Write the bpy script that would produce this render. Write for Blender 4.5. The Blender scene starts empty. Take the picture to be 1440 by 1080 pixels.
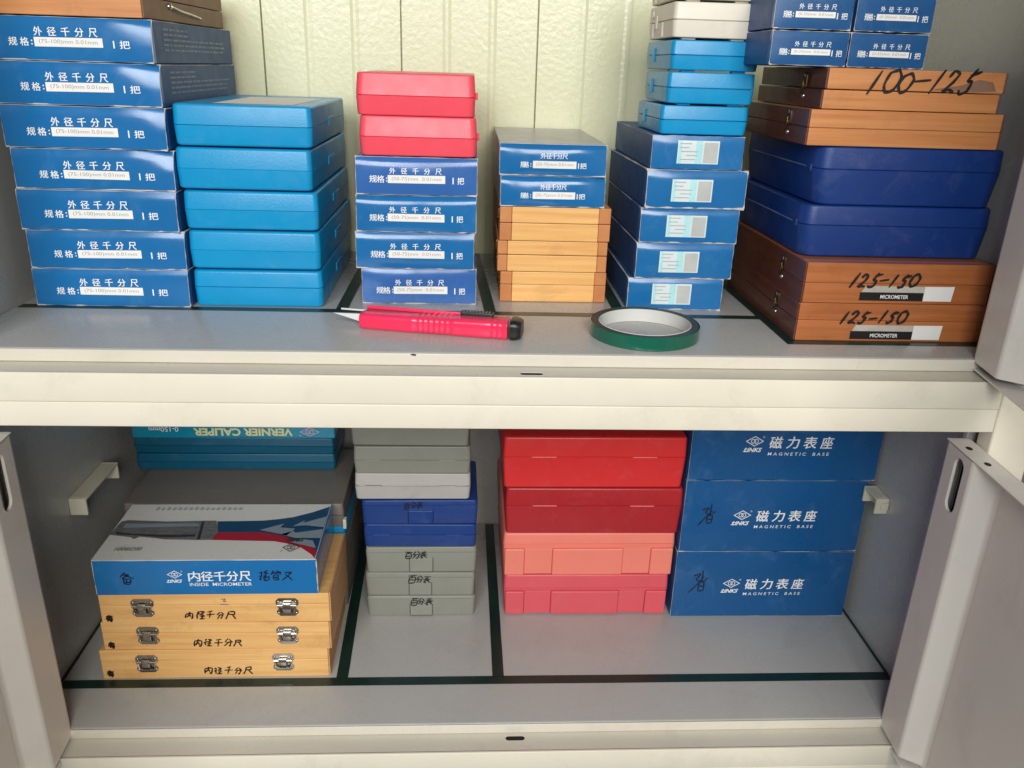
import bpy, bmesh, math, random
from mathutils import Vector, Matrix
random.seed(7)
SC = bpy.context.scene
COL = SC.collection
S = 1.0                     # height of the upper shelf in the room
FL = S - 0.3858             # height of the lower compartment floor

def lin(r, g, b):
    f = lambda v: (v/255/12.92) if v/255 <= .04045 else ((v/255+.055)/1.055)**2.4
    return (f(r), f(g), f(b), 1)

# ------------------------------------------------------------------ camera
cam = bpy.data.cameras.new('camera'); camo = bpy.data.objects.new('camera', cam); COL.objects.link(camo)
cam.sensor_width = 36; cam.lens = 36*1160/1440; cam.clip_start = .02; cam.clip_end = 50
pitch, yaw, roll = (math.radians(v) for v in (21.12466858, 3.51902652, -1.83996114))
fw = Vector((math.sin(yaw)*math.cos(pitch), math.cos(yaw)*math.cos(pitch), -math.sin(pitch)))
rt = Vector((math.cos(yaw), -math.sin(yaw), 0)); dn = fw.cross(rt)
r2 = math.cos(roll)*rt + math.sin(roll)*dn; d2 = -math.sin(roll)*rt + math.cos(roll)*dn
camo.matrix_world = Matrix(((r2.x, -d2.x, -fw.x, 0), (r2.y, -d2.y, -fw.y, 0), (r2.z, -d2.z, -fw.z, S+.22), (0, 0, 0, 1)))
SC.camera = camo
# ------------------------------------------------------------------ world, lamps, exposure
wd = bpy.data.worlds.new('World'); SC.world = wd; wd.use_nodes = True
bg = wd.node_tree.nodes['Background']; bg.inputs[0].default_value = (.93, .95, 1.0, 1); bg.inputs[1].default_value = .12
def area(name, loc, target, sx, sy, power, color):
    l = bpy.data.lights.new(name, 'AREA'); l.shape = 'RECTANGLE'; l.size = sx; l.size_y = sy; l.energy = power; l.color = color
    o = bpy.data.objects.new(name, l); COL.objects.link(o); o.location = loc
    o.rotation_euler = (Vector(target)-Vector(loc)).to_track_quat('-Z', 'Y').to_euler()
    return o
area('window_light', (-.62, -1.9, S+1.08), (-.30, .8, S+.05), .85, 1.4, 47, (.95, .98, 1.0))
area('window_light', (.42, -1.9, S+1.08), (.15, .8, S+.05), .85, 1.4, 47, (1, .975, .92))
SC.view_settings.view_transform = 'Standard'; SC.view_settings.look = 'None'
SC.view_settings.exposure = 0; SC.view_settings.gamma = 1; SC.view_settings.use_curve_mapping = False

# ------------------------------------------------------------------ materials
MATS = {}
def mat(name, col, rough=.5, metal=0, coat=0, bump=0, bscale=300, var=.06, vscale=14, rvar=.12, stretch=None, spec=.5, col2=None, wear=None):
    if name in MATS: return MATS[name]
    m = bpy.data.materials.new(name); m.use_nodes = True; nt = m.node_tree; N = nt.nodes; L = nt.links
    p = N['Principled BSDF']; p.inputs['Metallic'].default_value = metal
    p.inputs['Coat Weight'].default_value = coat; p.inputs['Coat Roughness'].default_value = .12
    p.inputs['Specular IOR Level'].default_value = spec
    tc = N.new('ShaderNodeTexCoord'); oi = N.new('ShaderNodeObjectInfo')
    mul = N.new('ShaderNodeVectorMath'); mul.operation = 'SCALE'; mul.inputs[0].default_value = (7.3, 3.1, 5.7); L.new(oi.outputs['Random'], mul.inputs['Scale'])
    add = N.new('ShaderNodeVectorMath'); L.new(tc.outputs['Object'], add.inputs[0]); L.new(mul.outputs[0], add.inputs[1])
    mp = N.new('ShaderNodeMapping'); L.new(add.outputs[0], mp.inputs[0])
    if stretch: mp.inputs['Scale'].default_value = stretch
    n1 = N.new('ShaderNodeTexNoise'); n1.inputs['Scale'].default_value = vscale; n1.inputs['Detail'].default_value = 6; n1.inputs['Roughness'].default_value = .6
    L.new(mp.outputs[0], n1.inputs['Vector'])
    rp = N.new('ShaderNodeValToRGB'); rp.color_ramp.elements[0].position = .34 if col2 else .3; rp.color_ramp.elements[1].position = .68 if col2 else .7
    c = col[:3]
    a = tuple(max(0, v*(1-var)) for v in c)+(1,); b = tuple(min(1, v*(1+var)) for v in c)+(1,)
    if col2: a = c+(1,) if len(c) == 3 else c; b = col2
    rp.color_ramp.elements[0].color = a; rp.color_ramp.elements[1].color = b
    L.new(n1.outputs['Fac'], rp.inputs[0])
    if wear:            # rubbed or grimy streaks with their own uneven outline
        wc, amt, wsc = wear
        n4 = N.new('ShaderNodeTexNoise'); n4.inputs['Scale'].default_value = wsc; n4.inputs['Detail'].default_value = 9; n4.inputs['Roughness'].default_value = .72; n4.inputs['Distortion'].default_value = .6
        L.new(add.outputs[0], n4.inputs['Vector'])
        r4 = N.new('ShaderNodeMapRange'); r4.inputs['From Min'].default_value = .54; r4.inputs['From Max'].default_value = .74; r4.inputs['To Max'].default_value = amt; r4.clamp = True
        L.new(n4.outputs['Fac'], r4.inputs['Value'])
        mx = N.new('ShaderNodeMix'); mx.data_type = 'RGBA'; L.new(r4.outputs[0], mx.inputs['Factor']); L.new(rp.outputs[0], mx.inputs['A']); mx.inputs['B'].default_value = wc
        L.new(mx.outputs['Result'], p.inputs['Base Color'])
    else: L.new(rp.outputs[0], p.inputs['Base Color'])
    n2 = N.new('ShaderNodeTexNoise'); n2.inputs['Scale'].default_value = 55; n2.inputs['Detail'].default_value = 4; L.new(add.outputs[0], n2.inputs['Vector'])
    mr = N.new('ShaderNodeMapRange'); mr.inputs['To Min'].default_value = max(.02, rough-rvar); mr.inputs['To Max'].default_value = min(1, rough+rvar)
    L.new(n2.outputs['Fac'], mr.inputs['Value']); L.new(mr.outputs[0], p.inputs['Roughness'])
    if bump:
        n3 = N.new('ShaderNodeTexNoise'); n3.inputs['Scale'].default_value = bscale; n3.inputs['Detail'].default_value = 3
        L.new(mp.outputs[0] if stretch else add.outputs[0], n3.inputs['Vector'])
        bp = N.new('ShaderNodeBump'); bp.inputs['Strength'].default_value = bump; bp.inputs['Distance'].default_value = .001
        L.new(n3.outputs['Fac'], bp.inputs['Height']); L.new(bp.outputs[0], p.inputs['Normal'])
    MATS[name] = m; return m

CREAM = mat('cream_painted_steel', lin(232, 224, 204), .34, bump=.06, bscale=420, var=.03, wear=(lin(120, 112, 100), .16, 11))
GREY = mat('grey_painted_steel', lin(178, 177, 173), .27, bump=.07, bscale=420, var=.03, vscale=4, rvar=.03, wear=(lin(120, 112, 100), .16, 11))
LIP = mat('light_painted_steel', lin(214, 207, 192), .32, bump=.06, bscale=420, var=.03, wear=(lin(120, 112, 100), .16, 11))
DOORG = mat('door_grey_paint', lin(226, 219, 209), .4, bump=.07, bscale=420, var=.04, vscale=5, wear=(lin(120, 112, 100), .16, 11))
WALLP = mat('textured_back_panel_paint', lin(224, 224, 188), .25, bump=.36, bscale=170, var=.03, vscale=5)
TAPE = mat('green_tape_and_gap', lin(18, 46, 40), .35, var=.25, vscale=30)
TAPEROLL = mat('green_tape_roll_film', lin(18, 94, 74), .12, coat=.6, var=.15)
TAPEEDGE = mat('tape_roll_edge', lin(48, 58, 58), .5, var=.15, vscale=200)
CORE = mat('card_core', lin(205, 205, 200), .6, var=.05)
BLUE = mat('blue_printed_card', lin(28, 108, 168), .2, coat=.25, var=.07, vscale=9, bump=.05, bscale=60, wear=(lin(150, 185, 215), .12, 22))
BLUE2 = mat('violet_blue_printed_card', lin(54, 104, 172), .2, coat=.25, var=.07, vscale=9, bump=.05, bscale=60, wear=(lin(150, 185, 215), .12, 22))
BLUED = mat('dark_blue_printed_card', lin(20, 82, 136), .3, coat=.1, var=.06, vscale=9, bump=.05, bscale=60, wear=(lin(150, 185, 215), .12, 22))
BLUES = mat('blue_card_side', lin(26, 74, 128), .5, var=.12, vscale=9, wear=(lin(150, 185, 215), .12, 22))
PALEC = mat('bare_card_edge', lin(205, 198, 190), .8, var=.1, vscale=90)
CYAN = mat('cyan_plastic', lin(10, 148, 202), .33, bump=.12, bscale=700, var=.04, wear=(lin(190, 196, 205), .055, 30))
TEAL = mat('teal_plastic', lin(10, 86, 114), .35, var=.06, wear=(lin(190, 196, 205), .055, 30))
RED = mat('bright_red_plastic', lin(246, 82, 98), .38, bump=.1, bscale=700, var=.03, wear=(lin(190, 196, 205), .055, 30))
RED1 = mat('red_plastic', lin(214, 48, 48), .34, bump=.1, bscale=600, var=.04, wear=(lin(190, 196, 205), .055, 30))
RED2 = mat('dark_red_plastic', lin(168, 34, 40), .34, bump=.1, bscale=600, var=.04, wear=(lin(190, 196, 205), .055, 30))
SALM = mat('salmon_plastic', lin(232, 128, 110), .4, bump=.1, bscale=600, var=.04, wear=(lin(190, 196, 205), .055, 30))
PINK = mat('rose_plastic', lin(212, 84, 94), .38, bump=.1, bscale=600, var=.05, wear=(lin(190, 196, 205), .055, 30))
NAVY = mat('navy_plastic', lin(12, 52, 120), .45, bump=.15, bscale=700, var=.06, wear=(lin(190, 196, 205), .055, 30))
NAVY2 = mat('royal_blue_plastic', lin(26, 58, 122), .34, bump=.1, bscale=600, var=.05, wear=(lin(190, 196, 205), .055, 30))
IVORY = mat('ivory_plastic', lin(226, 218, 202), .4, var=.03, wear=(lin(96, 92, 82), .25, 18))
GCASE = mat('grey_plastic', lin(138, 138, 127), .36, bump=.1, bscale=600, var=.05, wear=(lin(96, 92, 82), .25, 18))
GCASE2 = mat('light_grey_plastic', lin(176, 172, 166), .36, bump=.1, bscale=600, var=.04, wear=(lin(96, 92, 82), .25, 18))
DGREY = mat('dark_grey_case', lin(112, 106, 100), .5, bump=.2, bscale=500, var=.05, wear=(lin(190, 196, 205), .055, 30))
WOODL = mat('pale_wood', lin(242, 190, 118), .42, coat=.15, col2=lin(228, 166, 94), vscale=7, stretch=(1.2, 30, 34), bump=.1, bscale=22, wear=(lin(96, 56, 30), .3, 14))
WOODLE = mat('pale_wood_end', lin(206, 136, 80), .5, col2=lin(188, 116, 62), vscale=30, bump=.1)
WOODD = mat('brown_wood', lin(186, 114, 64), .32, coat=.4, col2=lin(166, 94, 50), vscale=7, stretch=(1.2, 30, 34), bump=.08, bscale=22, wear=(lin(96, 56, 30), .3, 14))
WOODM = mat('orange_wood', lin(212, 146, 90), .38, coat=.25, col2=lin(194, 122, 70), vscale=7, stretch=(1.2, 30, 34), bump=.1, bscale=22, wear=(lin(96, 56, 30), .3, 14))
WOODS = mat('shaded_wood_side', lin(112, 58, 36), .4, coat=.2, col2=lin(92, 44, 28), vscale=6, stretch=(22, 3, 26), bump=.1, bscale=22, wear=(lin(96, 56, 30), .3, 14))  # darker copy of the wood, painting the shade on box sides
WOODP = mat('pine_wood', lin(236, 190, 124), .45, col2=lin(222, 166, 98), vscale=5, stretch=(1.6, 26, 30), bump=.1, bscale=18, wear=(lin(96, 56, 30), .3, 14))
WOODPS = mat('pine_wood_side', lin(206, 160, 112), .5, col2=lin(188, 138, 90), vscale=5, stretch=(24, 2, 26), bump=.1, bscale=18)
NICKEL = mat('nickel', lin(190, 184, 174), .24, metal=1, var=.12, vscale=90)
BRASS = mat('dull_brass', lin(120, 92, 62), .4, metal=1, var=.15, vscale=60)
STEEL = mat('blade_steel', lin(232, 232, 230), .45, metal=.35, var=.03)
BLACK = mat('black_plastic', lin(28, 27, 28), .35, var=.1)
INK = mat('black_marker_ink', lin(26, 22, 24), .45, var=.1)
INKB = mat('blue_black_ink', lin(10, 16, 40), .5, var=.1)
WHITE = mat('white_print', lin(236, 238, 238), .45, var=.02)
PAPER = mat('white_paper_label', lin(236, 234, 228), .6, var=.03)
PAPERG = mat('grey_paper_label', lin(186, 180, 168), .6, var=.12, vscale=60)
FAINT = mat('faint_grey_print', lin(168, 166, 164), .6)
GOLD = mat('cream_yellow_print', lin(232, 226, 160), .4)
PINKP = mat('pink_print', lin(226, 190, 206), .4)
KRED = mat('knife_red_plastic', lin(246, 50, 92), .22, coat=.3, var=.03)
CLIPW = mat('white_clip_plastic', lin(206, 202, 182), .45, var=.04)
STICK = mat('silver_sticker', lin(216, 228, 228), .3, var=.04)
HOLO = mat('cyan_holographic_foil', lin(178, 226, 228), .25, var=.08, vscale=60)
STICKG = mat('grey_sticker_patch', lin(186, 188, 184), .35, var=.1, vscale=40)
CARDW = mat('white_gloss_card', lin(214, 212, 208), .3, coat=.15, var=.03)
PRED = mat('crimson_print', lin(164, 34, 52), .35); PBLUE = mat('petrol_print', lin(20, 66, 100), .35, var=.12)
PGREY = mat('grey_photo_print', lin(118, 118, 118), .35, col2=lin(84, 84, 86), vscale=20, stretch=(6, 30, 1)); PGREY2 = mat('light_grey_print', lin(128, 142, 152), .35, var=.1, vscale=30)
PDARK = mat('dark_print', lin(52, 52, 54), .4); POLIVE = mat('olive_print', lin(110, 112, 70), .5)
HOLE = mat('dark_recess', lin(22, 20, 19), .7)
SCUFF = mat('dark_torn_paper', lin(138, 104, 84), .8, var=.2, vscale=60)

# ------------------------------------------------------------------ mesh helpers
class MB:
    def __init__(s): s.v = []; s.f = []
    def add(s, vs, fs):
        o = len(s.v); s.v += [tuple(v) for v in vs]; s.f += [tuple(i+o for i in f) for f in fs]; return s
    def bm(s, b):
        b.verts.index_update(); s.add([v.co[:] for v in b.verts], [[v.index for v in f.verts] for f in b.faces]); b.free(); return s
    def box(s, x0, x1, y0, y1, z0, z1, bev=0, seg=2, jig=0):
        b = bmesh.new(); bmesh.ops.create_cube(b, size=1)
        for v in b.verts: v.co = ((x0+x1)/2+v.co.x*(x1-x0), (y0+y1)/2+v.co.y*(y1-y0), (z0+z1)/2+v.co.z*(z1-z0))
        if bev: bmesh.ops.bevel(b, geom=list(b.edges), offset=bev, segments=seg, profile=.5, affect='EDGES')
        return s.bm(b)
    def loft(s, rings, axis='z', seg=5):
        """rings: (t, half_a, half_b, r[, ca, cb]) rounded rectangles stacked along axis"""
        n = 4*(seg+1); vs = []
        for R in rings:
            t, ha, hb, r = R[:4]; ca, cb = (R[4], R[5]) if len(R) > 4 else (0, 0)
            r = min(r, ha*.999, hb*.999)
            for q, (sx, sy) in enumerate(((1, 1), (-1, 1), (-1, -1), (1, -1))):
                for k in range(seg+1):
                    an = math.pi/2*(q+k/seg)
                    a = ca+sx*(ha-r)+r*math.cos(an); b = cb+sy*(hb-r)+r*math.sin(an)
                    vs.append({'z': (a, b, t), 'x': (t, a, b), 'y': (b, t, a)}[axis])
        fs = [[i*n+j, i*n+(j+1) % n, (i+1)*n+(j+1) % n, (i+1)*n+j] for i in range(len(rings)-1) for j in range(n)]
        fs.append(list(range(n))[::-1]); fs.append([(len(rings)-1)*n+j for j in range(n)])
        return s.add(vs, fs)
    def cyl(s, p, d, r, h, n=16, r2=None, dome=0):
        d = Vector(d).normalized(); u = d.orthogonal().normalized(); w = d.cross(u); p = Vector(p); r2 = r if r2 is None else r2
        rings = [(0, r), (h, r2)]
        if dome: rings = [(0, r), (h*.5, r*.92), (h*.85, r*.6), (h, r*.15)]
        vs = [p+d*t+(u*math.cos(2*math.pi*k/n)+w*math.sin(2*math.pi*k/n))*q for t, q in rings for k in range(n)]
        fs = [[i*n+k, i*n+(k+1) % n, (i+1)*n+(k+1) % n, (i+1)*n+k] for i in range(len(rings)-1) for k in range(n)]
        fs += [list(range(n))[::-1], [(len(rings)-1)*n+k for k in range(n)]]
        return s.add(vs, fs)
    def tube(s, pts, rads, n=6):
        pts = [Vector(p) for p in pts]; vs = []
        for i, p in enumerate(pts):
            d = (pts[min(i+1, len(pts)-1)]-pts[max(i-1, 0)]).normalized(); u = d.cross(Vector((.31, .52, .79))).normalized(); w = d.cross(u)
            r = rads[i] if isinstance(rads, (list, tuple)) else rads
            vs += [p+(u*math.cos(2*math.pi*k/n)+w*math.sin(2*math.pi*k/n))*r for k in range(n)]
        fs = [[i*n+k, i*n+(k+1) % n, (i+1)*n+(k+1) % n, (i+1)*n+k] for i in range(len(pts)-1) for k in range(n)]
        fs += [list(range(n))[::-1], [(len(pts)-1)*n+k for k in range(n)]]
        return s.add(vs, fs)
    def ngon(s, pts): return s.add(pts, [list(range(len(pts)))])
    def plate(s, pts, y, t=.0002):
        """flat outline in x,z facing -y with a little thickness"""
        n = len(pts)
        return s.add([(x, y, z) for x, z in pts]+[(x, y+t, z) for x, z in pts], [list(range(n)), list(range(n, 2*n))[::-1]]+[[i, i+n, (i+1) % n+n, (i+1) % n] for i in range(n)])
    def slot_rect(s, a0, a1, b0, b1, ca, cb, L, w, f, depth, n=8):
        """rectangle (a,b) with a stadium hole of half length L along b, half width w; f(a,b,t) maps to space, t = depth"""
        inn = []
        for k in range(n+1): an = math.pi*k/n; inn.append((ca+w*math.cos(an), cb+L-w+w*math.sin(an)))
        for k in range(1, 10): inn.append((ca-w, cb+(L-w)*(1-k/5)))
        for k in range(n+1): an = math.pi+math.pi*k/n; inn.append((ca+w*math.cos(an), cb-L+w+w*math.sin(an)))
        for k in range(1, 10): inn.append((ca+w, cb-(L-w)*(1-k/5)))
        m = len(inn); out = []
        for (a, b) in inn:
            da, db = a-ca, b-cb
            k = min([((a1-ca)/da if da > 0 else (a0-ca)/da) if abs(da) > 1e-9 else 1e9, ((b1-cb)/db if db > 0 else (b0-cb)/db) if abs(db) > 1e-9 else 1e9])
            out.append((ca+da*k, cb+db*k))
        vs = [f(a, b, 0) for a, b in inn]+[f(a, b, 0) for a, b in out]+[f(a, b, depth) for a, b in inn]
        fs = [[i, (i+1) % m, m+(i+1) % m, m+i] for i in range(m)]+[[i, 2*m+i, 2*m+(i+1) % m, (i+1) % m] for i in range(m)]
        corners = [(a0, b0), (a1, b0), (a1, b1), (a0, b1)]
        s.add(vs, fs)
        for i in range(m):      # close the corners
            p, q = out[i], out[(i+1) % m]
            for c in corners:
                if abs(p[0]-q[0]) > 1e-9 and abs(p[1]-q[1]) > 1e-9 and min(abs(p[0]-c[0]), abs(q[0]-c[0])) < 1e-9 and min(abs(p[1]-c[1]), abs(q[1]-c[1])) < 1e-9:
                    s.add([f(*p, 0), f(*c, 0), f(*q, 0)], [[0, 1, 2]])
        return s
    def mesh(s, name, smooth=0):
        m = bpy.data.meshes.new(name); m.from_pydata(s.v, [], s.f)
        b = bmesh.new(); b.from_mesh(m); bmesh.ops.recalc_face_normals(b, faces=b.faces); b.to_mesh(m); b.free()
        if smooth:
            for p in m.polygons: p.use_smooth = True
            m.set_sharp_from_angle(angle=math.radians(smooth))
        return m
    def build(s, name, material, parent=None, smooth=0, loc=None):
        return link(name, s.mesh(name, smooth), material, parent, loc)

def link(name, mesh, material, parent=None, loc=None):
    o = bpy.data.objects.new(name, mesh); COL.objects.link(o)
    if not mesh.materials: mesh.materials.append(material)
    if parent: o.parent = parent
    if loc: o.location = loc
    return o
def thing(name, label, cat, loc=(0, 0, 0), rz=0, group=None):
    o = bpy.data.objects.new(name, None); COL.objects.link(o); o.empty_display_size = .02
    o.location = loc; o.rotation_euler = (0, 0, math.radians(rz)); o['label'] = label; o['category'] = cat
    if group: o['group'] = group
    return o

# ---- printed text: a mesh in the x,z plane facing -y, fitted to a box
TXT = {}
def glyphs(body, bold=0, shear=0):
    if any(ord(ch) > 0x2e80 for ch in body): bold = 0
    k = (body, bold, shear)
    if k not in TXT:
        c = bpy.data.curves.new('lettering', 'FONT'); c.body = body; c.size = 1; c.offset = bold; c.shear = shear; c.resolution_u = 3
        o = bpy.data.objects.new('lettering', c); COL.objects.link(o)
        m = bpy.data.meshes.new_from_object(o.evaluated_get(bpy.context.evaluated_depsgraph_get()))
        vs = [v.co.copy() for v in m.vertices]; fs = [list(p.vertices) for p in m.polygons]
        bpy.data.objects.remove(o); bpy.data.curves.remove(c); bpy.data.meshes.remove(m)
        x0 = min(v.x for v in vs); x1 = max(v.x for v in vs); y0 = min(v.y for v in vs); y1 = max(v.y for v in vs)
        TXT[k] = ([((v.x-x0)/(x1-x0)-.5, (v.y-y0)/(y1-y0)-.5) for v in vs], fs, (x1-x0)/(y1-y0))
    return TXT[k]
def put_chars(mb, chars, x0, x1, zc, h, surf, bold=.006, shear=0, wf=1.0):
    n = len(chars); cw = h*wf; step = (x1-x0-cw)/max(1, n-1)
    for i, ch in enumerate(chars): put_text(mb, ch, x0+cw/2+i*step, zc, cw, h, surf, bold, shear)
    return mb
def put_text(mb, body, xc, zc, w, h, surf, bold=0, shear=0, flip=1, tilt=0):
    if bold and any(ord(ch) > 0x2e80 for ch in body):      # heavier strokes: the same glyph laid down four times
        for k, (ax, az) in enumerate(((0, 0), (.020, .004), (-.020, -.004), (.004, .018))):
            put_text(mb, body, xc+ax*h, zc+az*h, w, h, lambda x, z, k=k: surf(x, z)-.00005*k, 0, shear, flip, tilt)
        return mb
    vs, fs, asp = glyphs(body, bold, shear)
    if w is None: w = h*asp
    out = []
    for a, b in vs:
        x = xc+flip*a*w; z = zc+flip*b*h+tilt*(a*w); out.append((x, surf(x, z)-.0003, z))
    return mb.add(out, fs)

# ---- handwriting: smoothed marker strokes as raised ink ribbons
HW = {
 '1': [[(.25, -.05), (.65, 1)]], '2': [[(.1, .7), (.35, 1), (.7, .9), (.55, .5), (.05, 0), (.45, .1), (.85, .02)]],
 '5': [[(.62, 1), (.3, .52), (.62, .5), (.55, .1), (.2, -.02), (.02, .12)], [(.32, .74), (.98, .92)]],
 '0': [[(.6, .95), (.2, .8), (.08, .35), (.35, .05), (.75, .2), (.9, .65), (.6, .95), (.45, .9)]],
 '-': [[(0, .4), (.9, .52)]], '7': [[(.1, .8), (.75, .95), (.5, .5), (.35, 0)]],
 '内': [[(.1, 0), (.14, .7), (.86, .76), (.82, .04), (.68, .14)], [(.52, 1), (.46, .6), (.2, .22)], [(.5, .58), (.72, .28)]],
 '径': [[(.32, 1), (.05, .74)], [(.36, .74), (.04, .42)], [(.2, .55), (.2, 0)], [(.45, .92), (.86, .9), (.45, .5)], [(.55, .7), (.98, .46)], [(.48, .34), (.94, .36)], [(.72, .36), (.7, .05)], [(.4, .02), (1, .06)]],
 '千': [[(.72, 1), (.2, .8)], [(0, .5), (1, .56)], [(.5, .86), (.48, 0)]],
 '分': [[(.4, 1), (.05, .5)], [(.55, 1), (.98, .55)], [(.2, .5), (.76, .52), (.66, .05), (.5, .12)], [(.45, .5), (.12, 0)]],
 '尺': [[(.2, .95), (.82, .95), (.76, .6), (.2, .6)], [(.2, .95), (.18, .5), (0, 0)], [(.45, .6), (1, 0)]],
 '百': [[(0, .96), (1, .98)], [(.5, .95), (.3, .74)], [(.15, .7), (.17, 0), (.84, .02), (.86, .7), (.15, .7)], [(.15, .36), (.85, .36)]],
 '表': [[(.1, .9), (.9, .92)], [(.2, .72), (.8, .72)], [(0, .53), (1, .55)], [(.5, 1), (.5, .53), (0, .15)], [(.3, .4), (.3, 0), (.5, .12)], [(.82, .46), (.55, .3)], [(.5, .5), (1.05, 0)]],
 '有': [[(0, .75), (1, .8)], [(.45, 1), (0, .3)], [(.3, .6), (.3, 0)], [(.3, .6), (.82, .6), (.82, 0), (.64, .06)], [(.3, .4), (.8, .4)], [(.3, .2), (.8, .2)]],
 '省': [[(.66, 1.1), (.62, .5)], [(.1, .78), (.5, .92), (.3, .6), (.7, .5), (.98, .68)], [(0, -.1), (.4, .3), (.72, .72)], [(.5, .42), (.52, 0), (.8, .02), (.8, .42), (.5, .42)], [(.52, .22), (.8, .22)]],
 '备': [[(.45, 1), (.1, .62)], [(.4, .86), (.75, .86), (.2, .42)], [(.3, .75), (1, .4)], [(.25, .36), (.27, 0), (.78, .02), (.76, .38), (.25, .36)], [(.5, .36), (.5, 0)], [(.26, .18), (.78, .2)]],
 '插': [[(.0, .7), (.36, .76)], [(.2, 1), (.2, .05), (.05, .15)], [(0, .35), (.36, .5)], [(.85, 1), (.45, .86)], [(.4, .66), (1, .7)], [(.68, .9), (.68, 0)], [(.48, .5), (.48, .05), (.92, .05), (.92, .5)], [(.48, .27), (.92, .27)]],
 '管': [[(.2, 1), (.05, .8)], [(.12, .9), (.45, .92)], [(.65, 1), (.5, .8)], [(.58, .9), (.95, .9)], [(.05, .55), (.08, .68), (.95, .7), (.9, .55)], [(.3, .55), (.3, 0)], [(.3, .52), (.72, .52), (.72, .32), (.3, .32)], [(.3, .2), (.78, .22), (.78, 0), (.3, 0)]],
 '叉': [[(.1, .85), (.85, .9), (.5, .3), (0, 0)], [(.25, .7), (.6, .3), (1.05, -.05)], [(.45, .72), (.6, .6)]],
 '二': [[(.15, .8), (.6, .9), (.4, .5), (.75, .55)], [(0, .1), (1, .14)]],
}
def smooth_line(p, k=4):
    if len(p) < 3: return [Vector((p[0][0]+(p[1][0]-p[0][0])*t/3, p[0][1]+(p[1][1]-p[0][1])*t/3)) for t in range(4)]
    P = [Vector(q) for q in p]; P = [P[0]*2-P[1]]+P+[P[-1]*2-P[-2]]; out = []
    for i in range(1, len(P)-2):
        for j in range(k):
            t = j/k; a, b, c, d = P[i-1:i+3]
            cr = .5*((2*b)+(c-a)*t+(2*a-5*b+4*c-d)*t*t+(3*b-a-3*c+d)*t**3); ln = b.lerp(c, t); out.append(ln.lerp(cr, .6))
    return out+[P[-2]]
def write(mb, chars, x, z, h, surf, pen=.0012, pitch=.95, slant=.12, rise=0, rng=None, asp=.85, jit=.03):
    rng = rng or random.Random(3)
    for i, ch in enumerate(chars):
        ox = x+i*h*pitch*asp; oz = z+i*h*rise+rng.uniform(-.06, .06)*h; sc = rng.uniform(.9, 1.1)
        if ch == ' ': continue
        for st in HW[ch]:
            pl = smooth_line([(a+rng.uniform(-jit, jit), b+rng.uniform(-jit, jit)) for a, b in st])
            pts = [Vector((ox+(p.x*asp+slant*p.y)*h*sc, oz+p.y*h*sc)) for p in pl]; n = len(pts); vs = []
            for j, p in enumerate(pts):
                d = (pts[min(j+1, n-1)]-pts[max(j-1, 0)]); d = d.normalized() if d.length > 1e-9 else Vector((1, 0))
                wv = pen/2*(.75+.35*math.sin(j*1.3+i)*.5+(.25 if 0 < j < n-1 else -.15))
                nn = Vector((-d.y, d.x))*wv
                for q in (p+nn, p-nn): vs.append((q.x, surf(q.x, q.y)-.00035-rng.uniform(0, .00008), q.y))
            mb.add(vs, [[2*j, 2*j+1, 2*j+3, 2*j+2] for j in range(n-1)])
    return mb

# ---- the emblem: diamond outline with two linked rings over slanted block letters
def emblem(mb, xc, zc, w, surf, flip=1, letters=True):
    h = w*.6
    def P(a, b): x = xc+flip*a; z = zc+flip*b; return (x, surf(x, z)-.0003, z)
    def loop(outer, inner, cl=True):
        n = len(outer); mb.add([P(*p) for p in outer]+[P(*p) for p in inner], [[i, (i+1) % n, n+(i+1) % n, n+i] for i in range(n if cl else n-1)])
    D = [(-w/2, 0), (0, -h/2), (w/2, 0), (0, h/2)]; k = .84
    loop(D, [(a*k, b*k) for a, b in D])
    for sx in (-1, 1):
        c = [(math.cos(2*math.pi*i/20), math.sin(2*math.pi*i/20)) for i in range(20)]; r = w*.135; cx = sx*w*.075
        loop([(cx+a*r, b*r) for a, b in c], [(cx+a*r*.74, b*r*.74) for a, b in c])
    c = [(math.cos(2*math.pi*i/12), math.sin(2*math.pi*i/12)) for i in range(12)]; r = w*.05
    loop([(w*.47+a*r, h*.4+b*r) for a, b in c], [(w*.47+a*r*.7, h*.4+b*r*.7) for a, b in c])
    if letters:
        put_text(mb, 'LINKS', xc-flip*w*.05, zc-flip*h*.85, w*.98, h*.42, surf, bold=.03, shear=.35, flip=flip)
        for i in range(2):
            z0 = -h*(.80+.22*i); mb.add([P(-w*.53-w*.05*i, z0), P(-w*.30-w*.05*i, z0), P(-w*.29-w*.05*i, z0+h*.06), P(-w*.52-w*.05*i, z0+h*.06)], [[0, 1, 2, 3]])
    return mb

# ------------------------------------------------------------------ the steel cabinet
XL, XR, YF, YB, YC = -.413, .464, .6375, 1.02, .611
CABC = (XL+XR)/2
cab = thing('steel_cabinet', 'cream and grey steel storage cabinet with two open compartments and four open doors', 'cabinet', (0, 0, 0))
def cpart(name, mb, m, parent=cab, smooth=0): return mb.build(name, m, parent, smooth)
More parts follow.
